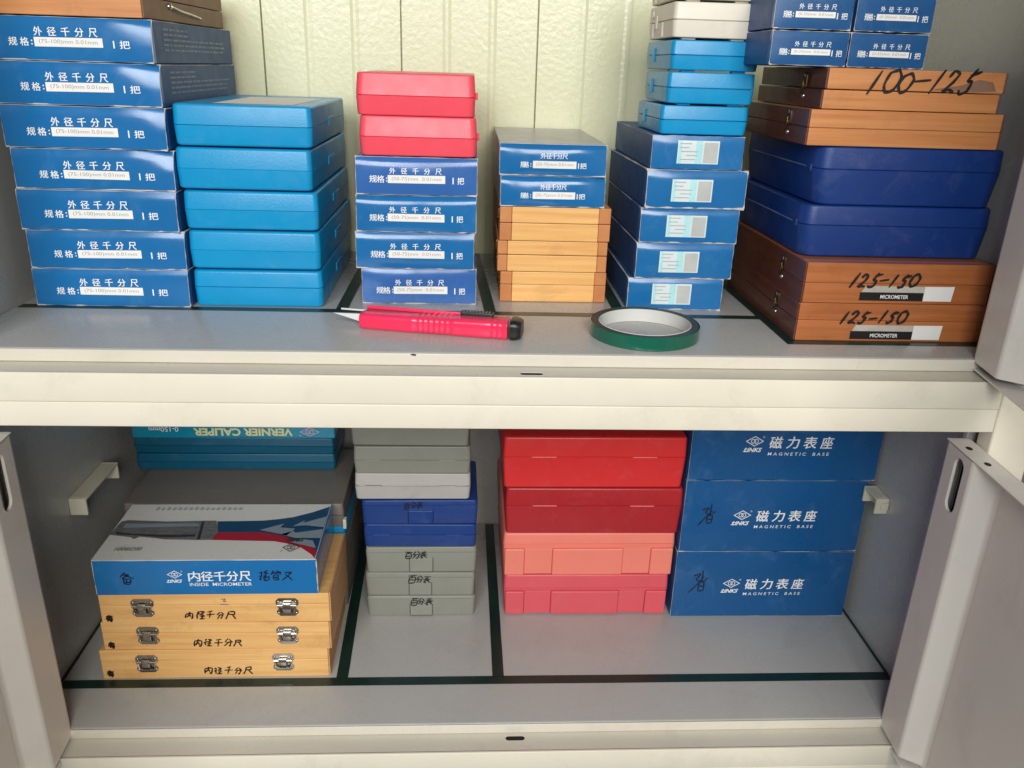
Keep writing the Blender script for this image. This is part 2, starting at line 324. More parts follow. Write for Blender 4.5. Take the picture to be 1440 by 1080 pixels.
# ribbed back panel with grooves every 52 mm, every third one deep
mb = MB(); prof = []; x = XL-.01; g0 = -.2309
xs = [g0+i*.0517 for i in range(-4, 15) if XL < g0+i*.0517 < XR]
prof.append((XL-.012, YB))
for i, gx in enumerate(xs):
    deep = (round((gx-g0)/.0517) % 3 == 0)
    if deep: prof += [(gx-.0010, YB), (gx-.0008, YB+.0095), (gx+.0008, YB+.0095), (gx+.0010, YB)]
    else: prof += [(gx-.005, YB), (gx-.0016, YB-.0008), (gx+.0016, YB-.0008), (gx+.005, YB)]
prof.append((XR+.012, YB))
n = len(prof)
mb.add([(a, b, z) for z in (S-.03, S+.56) for a, b in prof], [[i, i+1, n+i+1, n+i] for i in range(n-1)])
mb.add([(XL-.012, YB+.012, S-.03), (XR+.012, YB+.012, S-.03), (XR+.012, YB+.012, S+.56), (XL-.012, YB+.012, S+.56)], [[0, 1, 2, 3]])
cpart('back_panel', mb, WALLP)
cpart('back_panel', MB().box(XL-.012, XR+.012, YB, YB+.012, S-.45, S-.0305), GREY)  # darker grey stands in for the shade at the lower back
for s, xw in ((-1, XL), (1, XR)):
    a, b = sorted((xw, xw+s*.012))
    cpart('side_panel', MB().box(a, b, .632, YB+.011, S-.452, S+.558, .001), GREY)
    # front post of the frame and the grey return behind it
    a, b = sorted((CABC+s*.4195, CABC+s*.4565))
    cpart('frame_post', MB().box(a, b, YC, .6315, S-.46, S+.56, .0025, 3), CREAM, smooth=40)
    a, b = sorted((CABC+s*.4195, xw-s*.0005))
    cpart('frame_return', MB().box(a, b, .644, .650, S-.45, S+.55, .0008), GREY)
cpart('top_panel', MB().box(XL-.012, XR+.012, .632, YB+.011, S+.5585, S+.575, .001), GREY)
def deck(zt, name, slot_x, slot_y, zb):
    """shelf sheet with a rolled front lip, the ledge the doors close onto, and the two-part front rail"""
    sh = cpart(name, MB().box(XL+.0005, XR-.0005, YF, YB-.002, zt-.0105, zt, .0022, 3), GREY, smooth=40)
    cpart('shelf_lip', MB().box(XL+.0005, XR-.0005, YF-.0018, YF-.0001, zt-.0108, zt-.0004, .0008, 3), LIP, sh, smooth=40)
    lg = MB(); zl = zt-.0111; xa, xb = CABC-.4185, CABC+.4185
    f = lambda b, a, t: (a, b, zl-t)
    # ledge sheet with the bolt slot
    lg.add([(xa, YC+.003, zl), (slot_x-.02, YC+.003, zl), (slot_x-.02, YF+.004, zl), (xa, YF+.004, zl)], [[0, 1, 2, 3]])
    lg.add([(slot_x+.02, YC+.003, zl), (xb, YC+.003, zl), (xb, YF+.004, zl), (slot_x+.02, YF+.004, zl)], [[0, 1, 2, 3]])
    lg.slot_rect(YC+.003, YF+.004, slot_x-.02, slot_x+.02, slot_y, slot_x, .0095, .0030, f, .0006)
    cpart('door_ledge', lg, LIP, sh)
    cpart('bolt_slot_shade', MB().box(slot_x-.012, slot_x+.012, slot_y-.006, slot_y+.006, zl-.016, zl-.0012), HOLE, sh)  # solid dark block painting the shade inside the slot
    cpart('front_rail', MB().box(xa, xb, YC, YC+.0028, zt-.0350, zl+.0002, .0007, 3), CREAM, smooth=40)
    cpart('front_rail', MB().box(xa, xb, YC+.0004, .632, zb, zt-.0354, .0009, 3), CREAM, smooth=40)
    cpart('rail_core', MB().box(xa, xb, YC+.004, .636, zt-.0355, zl-.018), GREY)
    return sh
shelf = deck(S, 'upper_shelf', .0537, .6205, S-.0562)
floor_ = deck(FL, 'lower_shelf', .053, .6292, FL-.075)
cpart('compartment_ceiling', MB().box(XL+.001, XR-.001, .637, YB-.003, S-.034, S-.026), GREY)
cpart('paint_chip', MB().add([(-.0445+a, YF-.0021, S-.0012+b) for a, b in ((0, 0), (.002, .0006), (.005, .0003), (.0046, -.0012), (.0018, -.0009))], [[0, 1, 2, 3, 4]]), HOLE, shelf)
# marking tape stuck on both decks, and dark strips for the wall gaps
def strip(parent, x0, y0, x1, y1, z, w=.011, k=0):
    a = Vector((x0, y0)); b = Vector((x1, y1)); d = (b-a).normalized(); nn = Vector((-d.y, d.x))*w/2; m = 14; vs = []
    for i in range(m+1):
        p = a.lerp(b, i/m); j = random.uniform(-.0004, .0004)
        vs += [(*(p+nn*(1+j*60)), z), (*(p-nn*(1-j*60)), z)]
    n2 = len(vs)
    MB().add(vs+[(v[0], v[1], z-.0003) for v in vs], [[2*i, 2*i+1, 2*i+3, 2*i+2] for i in range(m)]+[[2*i, 2*i+2, n2+2*i+2, n2+2*i] for i in range(m)]+[[2*i+1, n2+2*i+1, n2+2*i+3, 2*i+3] for i in range(m)]).build('marking_tape_and_gap', TAPE, parent)
strip(shelf, XL+.004, .7555, .281, .7515, S+.0004)
strip(shelf, -.1164, .757, -.116, YB-.006, S+.0008); strip(shelf, .0235, .757, .011, YB-.006, S+.0008)
strip(shelf, .1485, .757, .1515, YB-.006, S+.0008); strip(shelf, .2865, .681, .2865, YB-.006, S+.0008); strip(shelf, .281, .6765, XR-.004, .6765, S+.0004)
strip(floor_, XL+.004, .6985, XR-.002, .6985, FL+.0004, .012)
strip(floor_, -.1255, .704, -.133, YB-.006, FL+.0008, .012); strip(floor_, .0385, .704, .0365, YB-.006, FL+.0008, .012)
strip(floor_, XR-.0022, .70, XR-.0022, YB-.006, FL+.0008, .003); strip(floor_, XL+.0022, .70, XL+.0022, YB-.006, FL+.0008, .003)  # thin dark strips painting the shaded gap along both side walls

def door(side, pivx, pivy, ang, z0, z1, slots):
    th = math.radians(ang); d = Vector((-math.cos(th)*side, -math.sin(th))); nn = Vector((-math.sin(th)*side, math.cos(th)))
    P = lambda u, t, z: (pivx+d.x*u+nn.x*t, pivy+d.y*u+nn.y*t, z)
    def slab(u0, u1, t0, t1, a, b, bev=.0015):
        m = MB().box(u0, u1, t0, t1, a, b, bev, 2); m.v = [P(*v) for v in m.v]; return m
    W = .415; T = -.020
    dr = cpart('door', slab(0, W, T, T+.0015, z0, z1, .0004), DOORG)
    cpart('bottom_flange', slab(0, W, T+.0016, 0, z0, z0+.0016, .0005), DOORG, dr)
    tf = MB(); f = lambda a, b, t: P(b, a, z1-t)   # top flange with two hinge holes
    tf = slab(0, W, T+.0016, 0, z1-.0016, z1, .0005)
    cpart('top_flange', tf, DOORG, dr)
    for u in (.022, .052):
        m = MB(); m.cyl((0, 0, 0), (0, 0, 1), .0034, .0003, 16); m.v = [P(u+a, T*.42+b*.75, z1+.00005+c) for a, b, c in m.v]; cpart('flange_hole', m, HOLE, dr)
    cpart('free_edge', slab(W-.0016, W, T+.0016, 0, z0+.0017, z1-.0017, .0005), DOORG, dr)
    # hat channel beside the hinge: hinge-side wall, face with slots, sloping return
    ch = MB(); hz0, hz1 = z0+.007, z1-.0018; zs = sorted(slots)
    g = lambda a, b, t: P(a, -t, b)
    ch.add([P(-.0005, T+.002, hz0), P(-.0005, T+.002, hz1), P(.0005, -.0022, hz1), P(.0005, -.0022, hz0), P(.002, -.0006, hz0), P(.002, -.0006, hz1), P(.005, 0, hz0), P(.005, 0, hz1)], [[0, 1, 2, 3], [3, 2, 5, 4], [4, 5, 7, 6]])
    cuts = [hz0]
    for zc in zs: cuts += [zc-.030, zc+.030]
    cuts.append(hz1)
    for i in range(0, len(cuts)-1, 2):
        if cuts[i+1]-cuts[i] > 1e-5: ch.add([P(.005, 0, cuts[i]), P(.044, 0, cuts[i]), P(.044, 0, cuts[i+1]), P(.005, 0, cuts[i+1])], [[0, 1, 2, 3]])
    for zc in zs: ch.slot_rect(.005, .044, zc-.030, zc+.030, .0275, zc, .0255, .0078, g, .0025)
    pr = [(.044, 0), (.0462, -.0004), (.0478, -.0018), (.0565, -.0165), (.059, -.0181), (.064, -.0183)]
    ch.add([P(u, t, z) for z in (hz0, hz1) for u, t in pr], [[i, i+1, 6+i+1, 6+i] for i in range(5)])
    c = cpart('hinge_channel', ch, DOORG, dr, smooth=50)
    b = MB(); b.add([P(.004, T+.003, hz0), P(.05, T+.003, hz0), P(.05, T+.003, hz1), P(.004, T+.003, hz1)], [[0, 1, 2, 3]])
    cpart('channel_shade_sheet', b, HOLE, dr)  # dark sheet added for the shade inside the channel
    return dr
door(1, .4249, .6406, 86.5, FL-.0135, S-.0745, [S-.1075])
door(-1, -.3735, .6406, 86.5, FL-.0135, S-.0745, [S-.1075])
door(1, .430, .6406, 81, S-.0085, S+.548, [S+.51])
# shelf clips on the side walls of the lower compartment
def clip(name, x0, x1, y0, y1, z0, z1, parent=cab):
    m = MB(); a, b = sorted((x0, x1))
    m.box(a, b, y0, y0+.003, z0, z1, .0006); m.box(a, b, y1-.003, y1, z0, z1, .0006); m.box(a, b, y0+.0031, y1-.0031, z1-.003, z1, .0006)
    m.box(a+(.0 if x0 < 0 else (b-a)-.003), a+(.003 if x0 < 0 else (b-a)), y0+.0031, y1-.0031, z0, z1-.0031)
    return cpart(name, m, CLIPW)
clip('shelf_clip', XL+.0003, XL+.018, .782, .868, S-.236, S-.2165)
cr = clip('shelf_clip', XR-.0003, XR-.0145, .771, .802, S-.2270, S-.2085)
cpart('clip_tab', MB().box(XR-.009, XR-.001, .7692, .7707, S-.222, S-.2135, .0003), CLIPW, cr)

# ------------------------------------------------------------------ cartons
def bulge_fn(w, h, b, rng, curl, corner=0):
    k = [(rng.uniform(-.4, .4)*w, rng.uniform(-.4, .4)*h, rng.uniform(-.35, .35)*b) for _ in range(5)]
    ph = rng.uniform(-1, 1)
    def f(x, z):
        u, v = 2*x/w, 2*z/h
        u = max(-1, min(1, u)); v = max(-1, min(1, v))
        y = -b*(1-u**4)*(1-abs(v)**3)
        y += b*.35*math.sin(2.3*u+ph)*(1-v*v)
        for a, c, e in k: y -= e*math.exp(-((x-a)/(.16*w))**2-((z-c)/(.28*h))**2)
        y += curl*max(0, v-.62)**2/.144        # upper rim of the flap leans back
        if corner: y += corner*(max(0, u-.45)/.55)**1.5*(max(0, v+.2)/1.2)**1.5
        return y
    return f
def carton(label, group, w, d, h, loc, rz=0, front=BLUE, side=BLUES, bulge=.0007, curl=.0016, wear=1.0, seed=0, name='cardboard_box', cat='box', printer=None, corner=0):
    rng = random.Random(seed)
    t = thing(name, label, cat, loc, rz, group)
    yf = -d/2
    MB().box(-w/2, w/2, yf+.0074, d/2, .0002, h-.0002, .0006).build('carton_body', side, t)
    F = bulge_fn(w-.001, h-.0012, bulge, rng, curl, corner); nx, nz = 26, 12
    def surf(x, z): return yf+.0008+F(x, z-h/2)
    vs = []; fs = []
    for j in range(nz+1):
        for i in range(nx+1):
            x = (-.5+i/nx)*(w-.001); z = .0006+(h-.0012)*j/nz; vs.append((x, surf(x, z), z))
    for j in range(nz):
        for i in range(nx): q = j*(nx+1)+i; fs.append((q, q+1, q+nx+2, q+nx+1))
    # fold the rim of the flap back to the body
    rim = [i for i in range(nx+1)]+[j*(nx+1)+nx for j in range(1, nz+1)]+[nz*(nx+1)+i for i in range(nx-1, -1, -1)]+[j*(nx+1) for j in range(nz-1, 0, -1)]
    o = len(vs)
    for q in rim: x, y, z = vs[q]; vs.append((x*1.004, yf+.0078, (z-h/2)*1.012+h/2))
    m = len(rim)
    for k in range(m): fs.append((rim[k], o+k, o+(k+1) % m, rim[(k+1) % m]))
    MB().add(vs, fs).build('end_flap', front, t, smooth=35)
    # bare worn card along the folded edges, thickness uneven
    e = MB()
    def edge(p, q, r0, r1, n=18):
        pts = []; rad = []
        for i in range(n+1):
            c = Vector(p).lerp(Vector(q), i/n)
            if p[1] == q[1]: c.y = surf(c.x, c.z)+.0005
            pts.append(c+Vector((rng.uniform(-1, 1), rng.uniform(-1, 1), rng.uniform(-1, 1)))*.00012)
            e_ = abs(2*i/n-1); rad.append((r0+(r1-r0)*rng.random()**2+(r1*.55 if e_ > .93 else 0))*wear)
        e.tube(pts, rad, 5)
    y = yf+.0016
    edge((-w/2+.0004, y, .0006), (w/2-.0004, y, .0006), .00028, .0009); edge((-w/2+.0004, y, h-.0006), (w/2-.0004, y, h-.0006), .0002, .0006)
    for s in (-1, 1):
        edge((s*(w/2-.0004), y, .001), (s*(w/2-.0004), y, h-.001), .00018, .0005, 8)
        edge((s*(w/2-.0003), surf(s*w/2, h)+.0005, h-.0006), (s*(w/2-.0003), d/2, h-.0006), .0002, .0006, 10)
    e.build('worn_edge', PALEC, t)
    if printer: printer(t, w, h, surf, rng)
    return t
def spec_print(spec, title=(.31, .685, .63, .20), lab_=(.305, .71, .40, .21), sz=(.155, .285), one=.775, ba=(.81, .87), tilt=0):
    def pr(t, w, h, surf, rng):
        ox = rng.uniform(-.009, .009); oz = rng.uniform(-.03, .03)
        X = lambda f: (f-.5+ox)*w
        m = MB(); tx0, tx1, tz, th = title; tz = tz+oz; lab = tuple(v+(oz if k == 2 else 0) for k, v in enumerate(lab_))
        put_chars(m, '外径千分尺', X(tx0), X(tx1), tz*h, th*h, surf, .012, wf=min(1.0, (tx1-tx0)*w/5.1/(th*h)))
        put_chars(m, '规格', X(sz[0]), X(sz[1]-.012), lab[2]*h-.01*h, .19*h, surf, .012, wf=min(1.05, (sz[1]-sz[0])*w/2.15/(.19*h))); put_text(m, ':', X(sz[1]+.006), lab[2]*h-.02*h, None, .11*h, surf, .02)
        put_text(m, '1', X(one), lab[2]*h-.02*h, None, .17*h, surf, bold=.02)
        put_text(m, '把', X((ba[0]+ba[1])/2), lab[2]*h-.02*h, (ba[1]-ba[0])*w, .18*h, surf, bold=.012)
        m.build('printed_lettering', WHITE, t)
        a, b, c, hh = lab; n = 10; dz = rng.uniform(-.015, .015)*h; vs = []
        for j in range(2):
            for i in range(n+1):
                x = X(a+(b-a)*i/n); z = c*h+(j-.5)*hh*h+dz*(i/n-.5); vs.append((x, surf(x, z)-.0002, z))
        l = MB().add(vs, [[i, i+1, n+2+i, n+1+i] for i in range(n)]).build('spec_label', PAPER, t)
        m = MB(); put_text(m, spec, X((a+b)/2), c*h, (b-a)*w*.86, hh*h*.55, lambda x, z: surf(x, z)-.0001); m.build('spec_lettering', FAINT, l)
    return pr

P75 = spec_print('(75-100)mm 0.01mm')
ordn = ['bottom', 'second from bottom', 'third from bottom', 'middle', 'third from top', 'second from top', 'topmost']
A = [(-.3945, -.2553), (-.3942, -.2560), (-.3952, -.2575), (-.3947, -.2577), (-.3960, -.2588), (-.3968, -.2592), (-.3985, -.2610)]
zA = [0, .0352, .0703, .1062, .1412, .1768, .2118, .2465]
for i, (a, b) in enumerate(A):
    d = .236; y0 = (.757, .757, .756, .757, .756, .757, .757)[i]
    t = carton('%s of the seven blue 75-100 cartons in the far left stack' % ordn[i], 'blue cartons of the far left stack', b-a, d, zA[i+1]-zA[i]-.0003,
               ((a+b)/2, y0+d/2, S+zA[i]+.0001), (-.2, .3, -.3, .2, -.4, -.5, -.8)[i], seed=10+i, printer=P75, curl=.0011, bulge=.0006, corner=(.0006, .0016, .0012, .0042, .0030, .0046, .0040)[i])
    if i > 4:    # faint lines of small print on the right side
        m = MB(); w = b-a; hh = zA[i+1]-zA[i]; rg = random.Random(i)
        for k in range(5):
            z = hh*(.78-.12*k); y = -d/2+.028
            while y < (.06 if k < 2 else .17)-d/2+.028:
                q = rg.uniform(.004, .016); m.add([(w/2+.0003, y, z), (w/2+.0003, y+q, z), (w/2+.0003, y+q, z+.0016), (w/2+.0003, y, z+.0016)], [[0, 1, 2, 3]]); y += q+rg.uniform(.001, .003)
        m.build('small_print', mat('dull_print', lin(120, 140, 165), .5), t)

P50 = spec_print('(50-75)mm  0.01mm', (.285, .71, .635, .16), (.27, .74, .42, .21), (.12, .255), .805, (.84, .895))
Cc = [(-.1005, .0096, .781), (-.1030, .0087, .776), (-.1028, .0090, .776), (-.1012, .0102, .776)]; zC = [0, .0357, .0708, .1050, .1396]
nm = ['bottom', 'second from bottom', 'third from bottom', 'top']
for i, (a, b, y0) in enumerate(Cc):
    d = .20
    carton('%s of the four 50-75 blue cartons under the two bright red cases' % nm[i], 'blue cartons under the red cases', b-a, d, zC[i+1]-zC[i]-.0004, ((a+b)/2, y0+d/2, S+zC[i]+.0001), (.4, -.5, .3, -.2)[i],
           front=(BLUE2, BLUE, BLUE, BLUE2)[i], seed=30+i, printer=P50, bulge=.0011, curl=(.0006, .0016, .003, .002)[i])
PD = spec_print('(50-75)mm 0.01mm', (.38, .63, .66, .17), (.31, .715, .385, .23), (.195, .285), .735, (.75, .81))
for i, (a, b, z0, z1) in enumerate(((.0314, .1322, .0938, .1226), (.0308, .1324, .1230, .1522))):
    d = .212
    carton(('lower' if i == 0 else 'upper') + ' of the two blue cartons on the pale wooden boxes', 'blue cartons on the pale wooden boxes', b-a, d, z1-z0, ((a+b)/2, .796+d/2, S+z0+.0002), (.3, -.2)[i], seed=40+i, printer=PD, bulge=.0018, curl=.0022, corner=.0030, side=mat('card_top_sheen', lin(168, 166, 164), .35, var=.1))  # pale body colour paints the sheen on the carton tops
PF = spec_print('(0-25)mm  0.01mm', (.30, .775, .61, .15), (.265, .775, .39, .17), (.11, .23), .80, (.85, .93))
for r in range(2):
    for c in range(2):
        a, b = ((.2443, .3083), (.3102, .3748))[c]; z0 = (.2263, .2535)[r]; d = .12
        carton('%s %s small blue 0-25 carton on the wooden box marked 100-125' % (('lower', 'upper')[r], ('left', 'right')[c]), 'small blue cartons at top right', b-a, d, .0266, ((a+b)/2, .709+d/2, S+z0+.0003), (.4, -.5, -.3, .4)[r*2+c],
               front=BLUED, seed=50+r*2+c, printer=PF, bulge=.0004, curl=.0005, wear=.8)
# cartons with silver stickers
def sticker_print(t, w, h, surf, rng):
    s2 = lambda x, z: surf(x, z)-.0002
    s2 = lambda x, z: surf(x, z)-.0004
    x0 = -.24*w+rng.uniform(-.03, .03)*w; x1 = x0+.0385; z0 = h*.18; z1 = z0+.0205; n = 10; vs = []; q_ = 8
    for j in range(q_+1):
        for i in range(n+1): x = x0+(x1-x0)*i/n; z = z0+(z1-z0)*j/q_; vs.append((x, s2(x, z), z))
    k = MB().add(vs, [[j*(n+1)+i, j*(n+1)+i+1, (j+1)*(n+1)+i+1, (j+1)*(n+1)+i] for j in range(q_) for i in range(n)]).build('silver_sticker', STICK, t)
    p = MB(); a, b = x0+.0245, x1-.0012; c, e = z0+.001, z1-.0015
    p.add([(a+(b-a)*i/4, surf(a+(b-a)*i/4, c+(e-c)*j/4)-.0006, c+(e-c)*j/4) for j in range(5) for i in range(5)], [[j*5+i, j*5+i+1, j*5+i+6, j*5+i+5] for j in range(4) for i in range(4)]); p.build('grey_patch', STICKG, k)
    for f0, f1 in ((.03, .10), (.44, .60)): MB().add([(x0+.0385*(f0+(f1-f0)*i/2), surf(x0+.0385*(f0+(f1-f0)*i/2), z0+.0205*j/6)-.00055, z0+.0205*j/6) for j in range(7) for i in range(3)], [[j*3+i, j*3+i+1, j*3+i+4, j*3+i+3] for j in range(6) for i in range(2)]).build('foil_band', HOLO, k)
    m = MB()
    for q, (f0, f1) in enumerate(((.05, .34), (.05, .28), (.08, .5), (.22, .5), (.08, .44))):
        z = z1-.003-q*.0035; m.add([(x, surf(x, zz)-.0007, zz) for x, zz in ((x0+f0*.038, z), (x0+f1*.038, z), (x0+f1*.038, z+.0007), (x0+f0*.038, z+.0007))], [[0, 1, 2, 3]])
    m.build('small_print', FAINT, k)
Ec = [(.1586, .2520, 0, .0313), (.1622, .2568, .0316, .0660), (.1640, .2582, .0664, .0990), (.1650, .2598, .0993, .1345), (.1680, .2537, .1348, .1650)]
ne = ['bottom', 'second from bottom', 'middle', 'bulging second from top', 'top']
for i, (a, b, z0, z1) in enumerate(Ec):
    d = .195
    carton('%s carton of the five blue ones with silver stickers' % ne[i], 'blue cartons with silver stickers', b-a, d, z1-z0, ((a+b)/2, .774+d/2-.001*i, S+z0+.0002), (-.6, .3, -.2, .8, 0)[i], seed=60+i, printer=sticker_print, bulge=.0008, curl=(.001, .0014, .0016, .0012, .0004)[i], wear=(1.2, 1, 1, 1.7, .6)[i])

# ------------------------------------------------------------------ moulded plastic cases
def case(label, group, w, d, h, loc, m, rz=0, seam=.5, r=.006, dt=.0005, db=.0007, fil=.0014, sx=1.0, sb=.0005, name='plastic_case', extra=None, gap=.0007, lift=0):
    t = thing(name, label, 'case', loc, rz, group)
    zs = h*seam; hw, hd = w/2, d/2
    def half(z_seam, z_end, dr, g):
        sg = 1 if z_end > z_seam else -1; R = [(z_seam+sg*g/2, hw-sb, hd-sb, r), (z_seam+sg*(g/2+sb), hw, hd, r)]
        for k in range(5):
            an = math.pi/2*k/4; R.append((z_end-sg*fil*(1-math.sin(an)), hw-dr*sx-fil*(1-math.cos(an)), hd-dr-fil*(1-math.cos(an)), r))
        R.append((z_end-sg*.0003, hw-dr*sx-fil-.006, hd-dr-fil-.006, r))
        return R
    base = MB().loft(half(zs, 0, db, gap)); lid = MB().loft(half(zs, h, dt, gap))
    b = base.build('base', m, t, 40); l = lid.build('lid', m, t, 40)
    MB().loft([(zs-gap, hw-.0022, hd-.0022, r), (zs+gap, hw-.0022, hd-.0022, r)]).build('seam_gasket', m, t, 40)
    if lift: l.rotation_euler[1] = math.radians(lift); l.location.z = .0005
    if extra: extra(t, b, l, w, d, h, zs)
    return t
# five cyan cases, second column
zB = [0, .0360, .0725, .1083, .1456, .1822]; nB = ['bottom', 'second from bottom', 'middle', 'second from top', 'top']
Bx = [(-.2532, -.1345), (-.2530, -.1338), (-.2545, -.1345), (-.2565, -.1370), (-.2560, -.1362)]
def hinge_right(t, b, l, w, d, h, zs):
    MB().box(w/2-.0004, w/2+.0012, -.018, .018, zs-.004, zs+.004, .0006).build('latch', CYAN, t)
for i, (a, b) in enumerate(Bx):
    d = .212
    t = case('%s cyan plastic case in the stack beside the 75-100 cartons' % nB[i], 'cyan cases of the left stack', b-a, d, zB[i+1]-zB[i]-.0014, ((a+b)/2, .762+d/2, S+zB[i]+.0002), CYAN, (.3, -.3, .2, -.4, .3)[i], seam=(.55, .5, .52, .5, .5)[i], r=.0055, fil=.0026, sb=.0001, extra=hinge_right, gap=(.0006, .0002, .0003, .0002, .0005)[i])
    if i == 4:
        m = MB(); z = .0352-.0003
        m.add([(x, y, z+.0002) for x, y in ((-.030, -.085), (.040, -.085), (.045, .06), (-.03, .06))], [[0, 1, 2, 3]]); m.build('paper_sheet', PAPER, t)
        MB().add([(x, y, z+.0002) for x, y in ((.012+.035, .075), (.033+.018, .075), (.034+.018, .095), (.030, .095))], [[0, 1, 2, 3]]).build('paper_tag', PAPER, t)
# two bright red cases on the 50-75 cartons
def red_latch(t, b, l, w, d, h, zs):
    MB().box(w/2-.0003, w/2+.0022, -d/2+.012, -d/2+.020, zs-.002, zs+.004, .0007).build('latch', RED, t)
case('lower bright red plastic case on the blue 50-75 cartons', 'bright red cases', .1064, .17, .0345, ((-.0977+.0087)/2, .776+.085, S+.1399), RED, .3, seam=.48, r=.0065, dt=.0034, db=.0022, fil=.0016, sx=.3, extra=red_latch, gap=.0003)
case('top bright red plastic case against the yellow back wall', 'bright red cases', .1062, .17, .0358, ((-.0985+.0076)/2, .776+.085, S+.1748), RED, -.4, seam=.47, r=.0065, dt=.0034, db=.0022, fil=.0016, sx=.3, extra=red_latch, gap=.0003)
# three cyan and two ivory cases on the sticker cartons
def feet(m):
    def f(t, b, l, w, d, h, zs):
        for sx in (-.28, .30): MB().box(sx*w-.006, sx*w+.006, -d/2+.006, -d/2+.014, -.0016, .0006, .0004).build('foot', m, t)
        MB().box(-w/2-.0012, -w/2+.0006, .012, .020, zs-.006, zs+.006, .0006).build('latch', m, t)
        if m is IVORY:
            for yy in (-.012, .03): MB().box(-w/2-.0011, -w/2+.002, yy-.0015, yy+.0015, .001, zs-.0006, .0004).build('rib', m, t)
            MB().cyl((-w/2+.0012, .032, zs+.0075), (-1, 0, 0), .0035, .0026, 16).build('button', m, t, 40)
    return f
for i, (a, b, z0, z1, m, lab, y0) in enumerate(((.1738, .2550, .1656, .1905, CYAN, 'lowest of the three cyan cases on the sticker cartons', .774), (.1785, .2580, .1923, .2187, CYAN, 'middle of the three cyan cases on the sticker cartons', .774), (.1783, .2584, .2204, .2450, CYAN, 'uppermost of the three cyan cases, below the ivory ones', .774),
                                        (.1780, .2532, .2470, .2756, IVORY, 'ivory plastic case resting on the uppermost cyan case', .774), (.1785, .2530, .2776, .3050, IVORY, 'ivory plastic case cut off at the top edge of the picture', .774))):
    case(lab, 'small cases on the sticker cartons', b-a, .107, z1-z0, ((a+b)/2, y0+.0535, S+z0+.0002), m, (.3, -.5, .4, -.2, .3)[i], seam=.5, r=.0045, dt=.0005, db=.0009, fil=.0012, extra=feet(m), gap=.0005)
# two navy cases
def navy_x(t, b, l, w, d, h, zs):
    MB().tube([(-w/2-.0003, -d/2+.012+.01*k, zs) for k in range(16)], [.0004+.0003*random.random() for k in range(16)], 5).build('worn_seam_glint', mat('scuffed_blue_glint', lin(110, 120, 150), .5), t)  # pale line paints the edge glint along the worn seam
    MB().box(-w/2-.0012, -w/2+.0006, -d/2+.012, -d/2+.020, zs-.003, zs+.003, .0006).build('latch', NAVY, t)
case('lower large navy plastic case under the wooden boxes at right', 'navy cases', .1715, .19, .0445, ((.2907+.4622)/2, .703+.095, S+.0710), NAVY, 0, seam=.62, r=.012, dt=.0002, db=.0010, fil=.0020, sx=3.2, extra=navy_x, gap=.0002)
case('upper large navy plastic case under the wooden boxes at right', 'navy cases', .1660, .19, .0486, ((.2955+.4615)/2, .703+.095, S+.1158), NAVY, .3, seam=.62, r=.012, dt=.0002, db=.0012, fil=.0020, sx=3.2, extra=navy_x, gap=.0002)

# ------------------------------------------------------------------ wooden boxes
def woodbox(label, group, w, d, h, loc, mf, ms, me, rz=0, seam=.5, sideb=.0085, extra=None, shift=0, gap=.0006):
    t = thing('wooden_box', label, 'box', loc, rz, group)
    zs = h*seam
    for nm_, z0, z1, dx in (('base', .0002, zs-gap/2, 0), ('lid', zs+gap/2, h, shift)):
        o = MB().box(-w/2+sideb+.0003+dx, w/2-sideb-.0003+dx, -d/2+.0095, d/2, z0, z1, .0004).build(nm_, mf, t)
        MB().box(-w/2+sideb+.0002+dx, w/2-sideb-.0002+dx, -d/2, -d/2+.009, z0, z1, .0006).build('front_board', mf, o)
        for s in (-1, 1):
            a, b = sorted((s*w/2+dx, s*(w/2-sideb)+dx)); MB().box(a, b, -d/2+.0002, d/2, z0, z1, .0007).build('side_board', me if sideb > .002 else ms, o)
    surf = lambda x, z: -d/2
    if extra: extra(t, w, d, h, zs, surf)
    return t
def side_hook(t, w, d, h, zs, surf, y=-.6):
    yy = y*d/2; x = -w/2
    m = MB(); m.loft([(x-.0009, .0045, .007, .003, yy, zs+.006), (x+.0002, .0045, .007, .003, yy, zs+.006)], 'x'); m.tube([(x-.0014, yy, zs+.006), (x-.002, yy-.001, zs+.002), (x-.0016, yy+.001, zs-.003), (x-.0012, yy+.004, zs-.005)], .0006, 6)
    c = m.build('hook_clasp', BRASS, t, 40)
    for z in (zs+.0105, zs+.002, zs-.0065): MB().cyl((x, yy, z), (-1, 0, 0), .0022, .0016, 12, dome=1).build('screw', NICKEL, c, 60)
Dl = [(.0335, .1388, 0, .0303), (.0312, .1389, .0306, .0607), (.0318, .1394, .0610, .0934)]
for i, (a, b, z0, z1) in enumerate(Dl):
    d = .19
    woodbox('%s pale wooden box with dark corner joints, behind the red knife' % ('bottom', 'middle', 'top')[i], 'pale wooden boxes', b-a, d, z1-z0, ((a+b)/2, .796+d/2, S+z0+.0002), WOODL, WOODL, WOODLE, (.3, -.3, .2)[i], seam=(.58, .55, .53)[i], sideb=(.0115, .0095, .0115)[i], extra=lambda t, w, d, h, zs, s: side_hook(t, w, d, h, zs, s, -.8), gap=(.0003, .0007, .0005)[i])
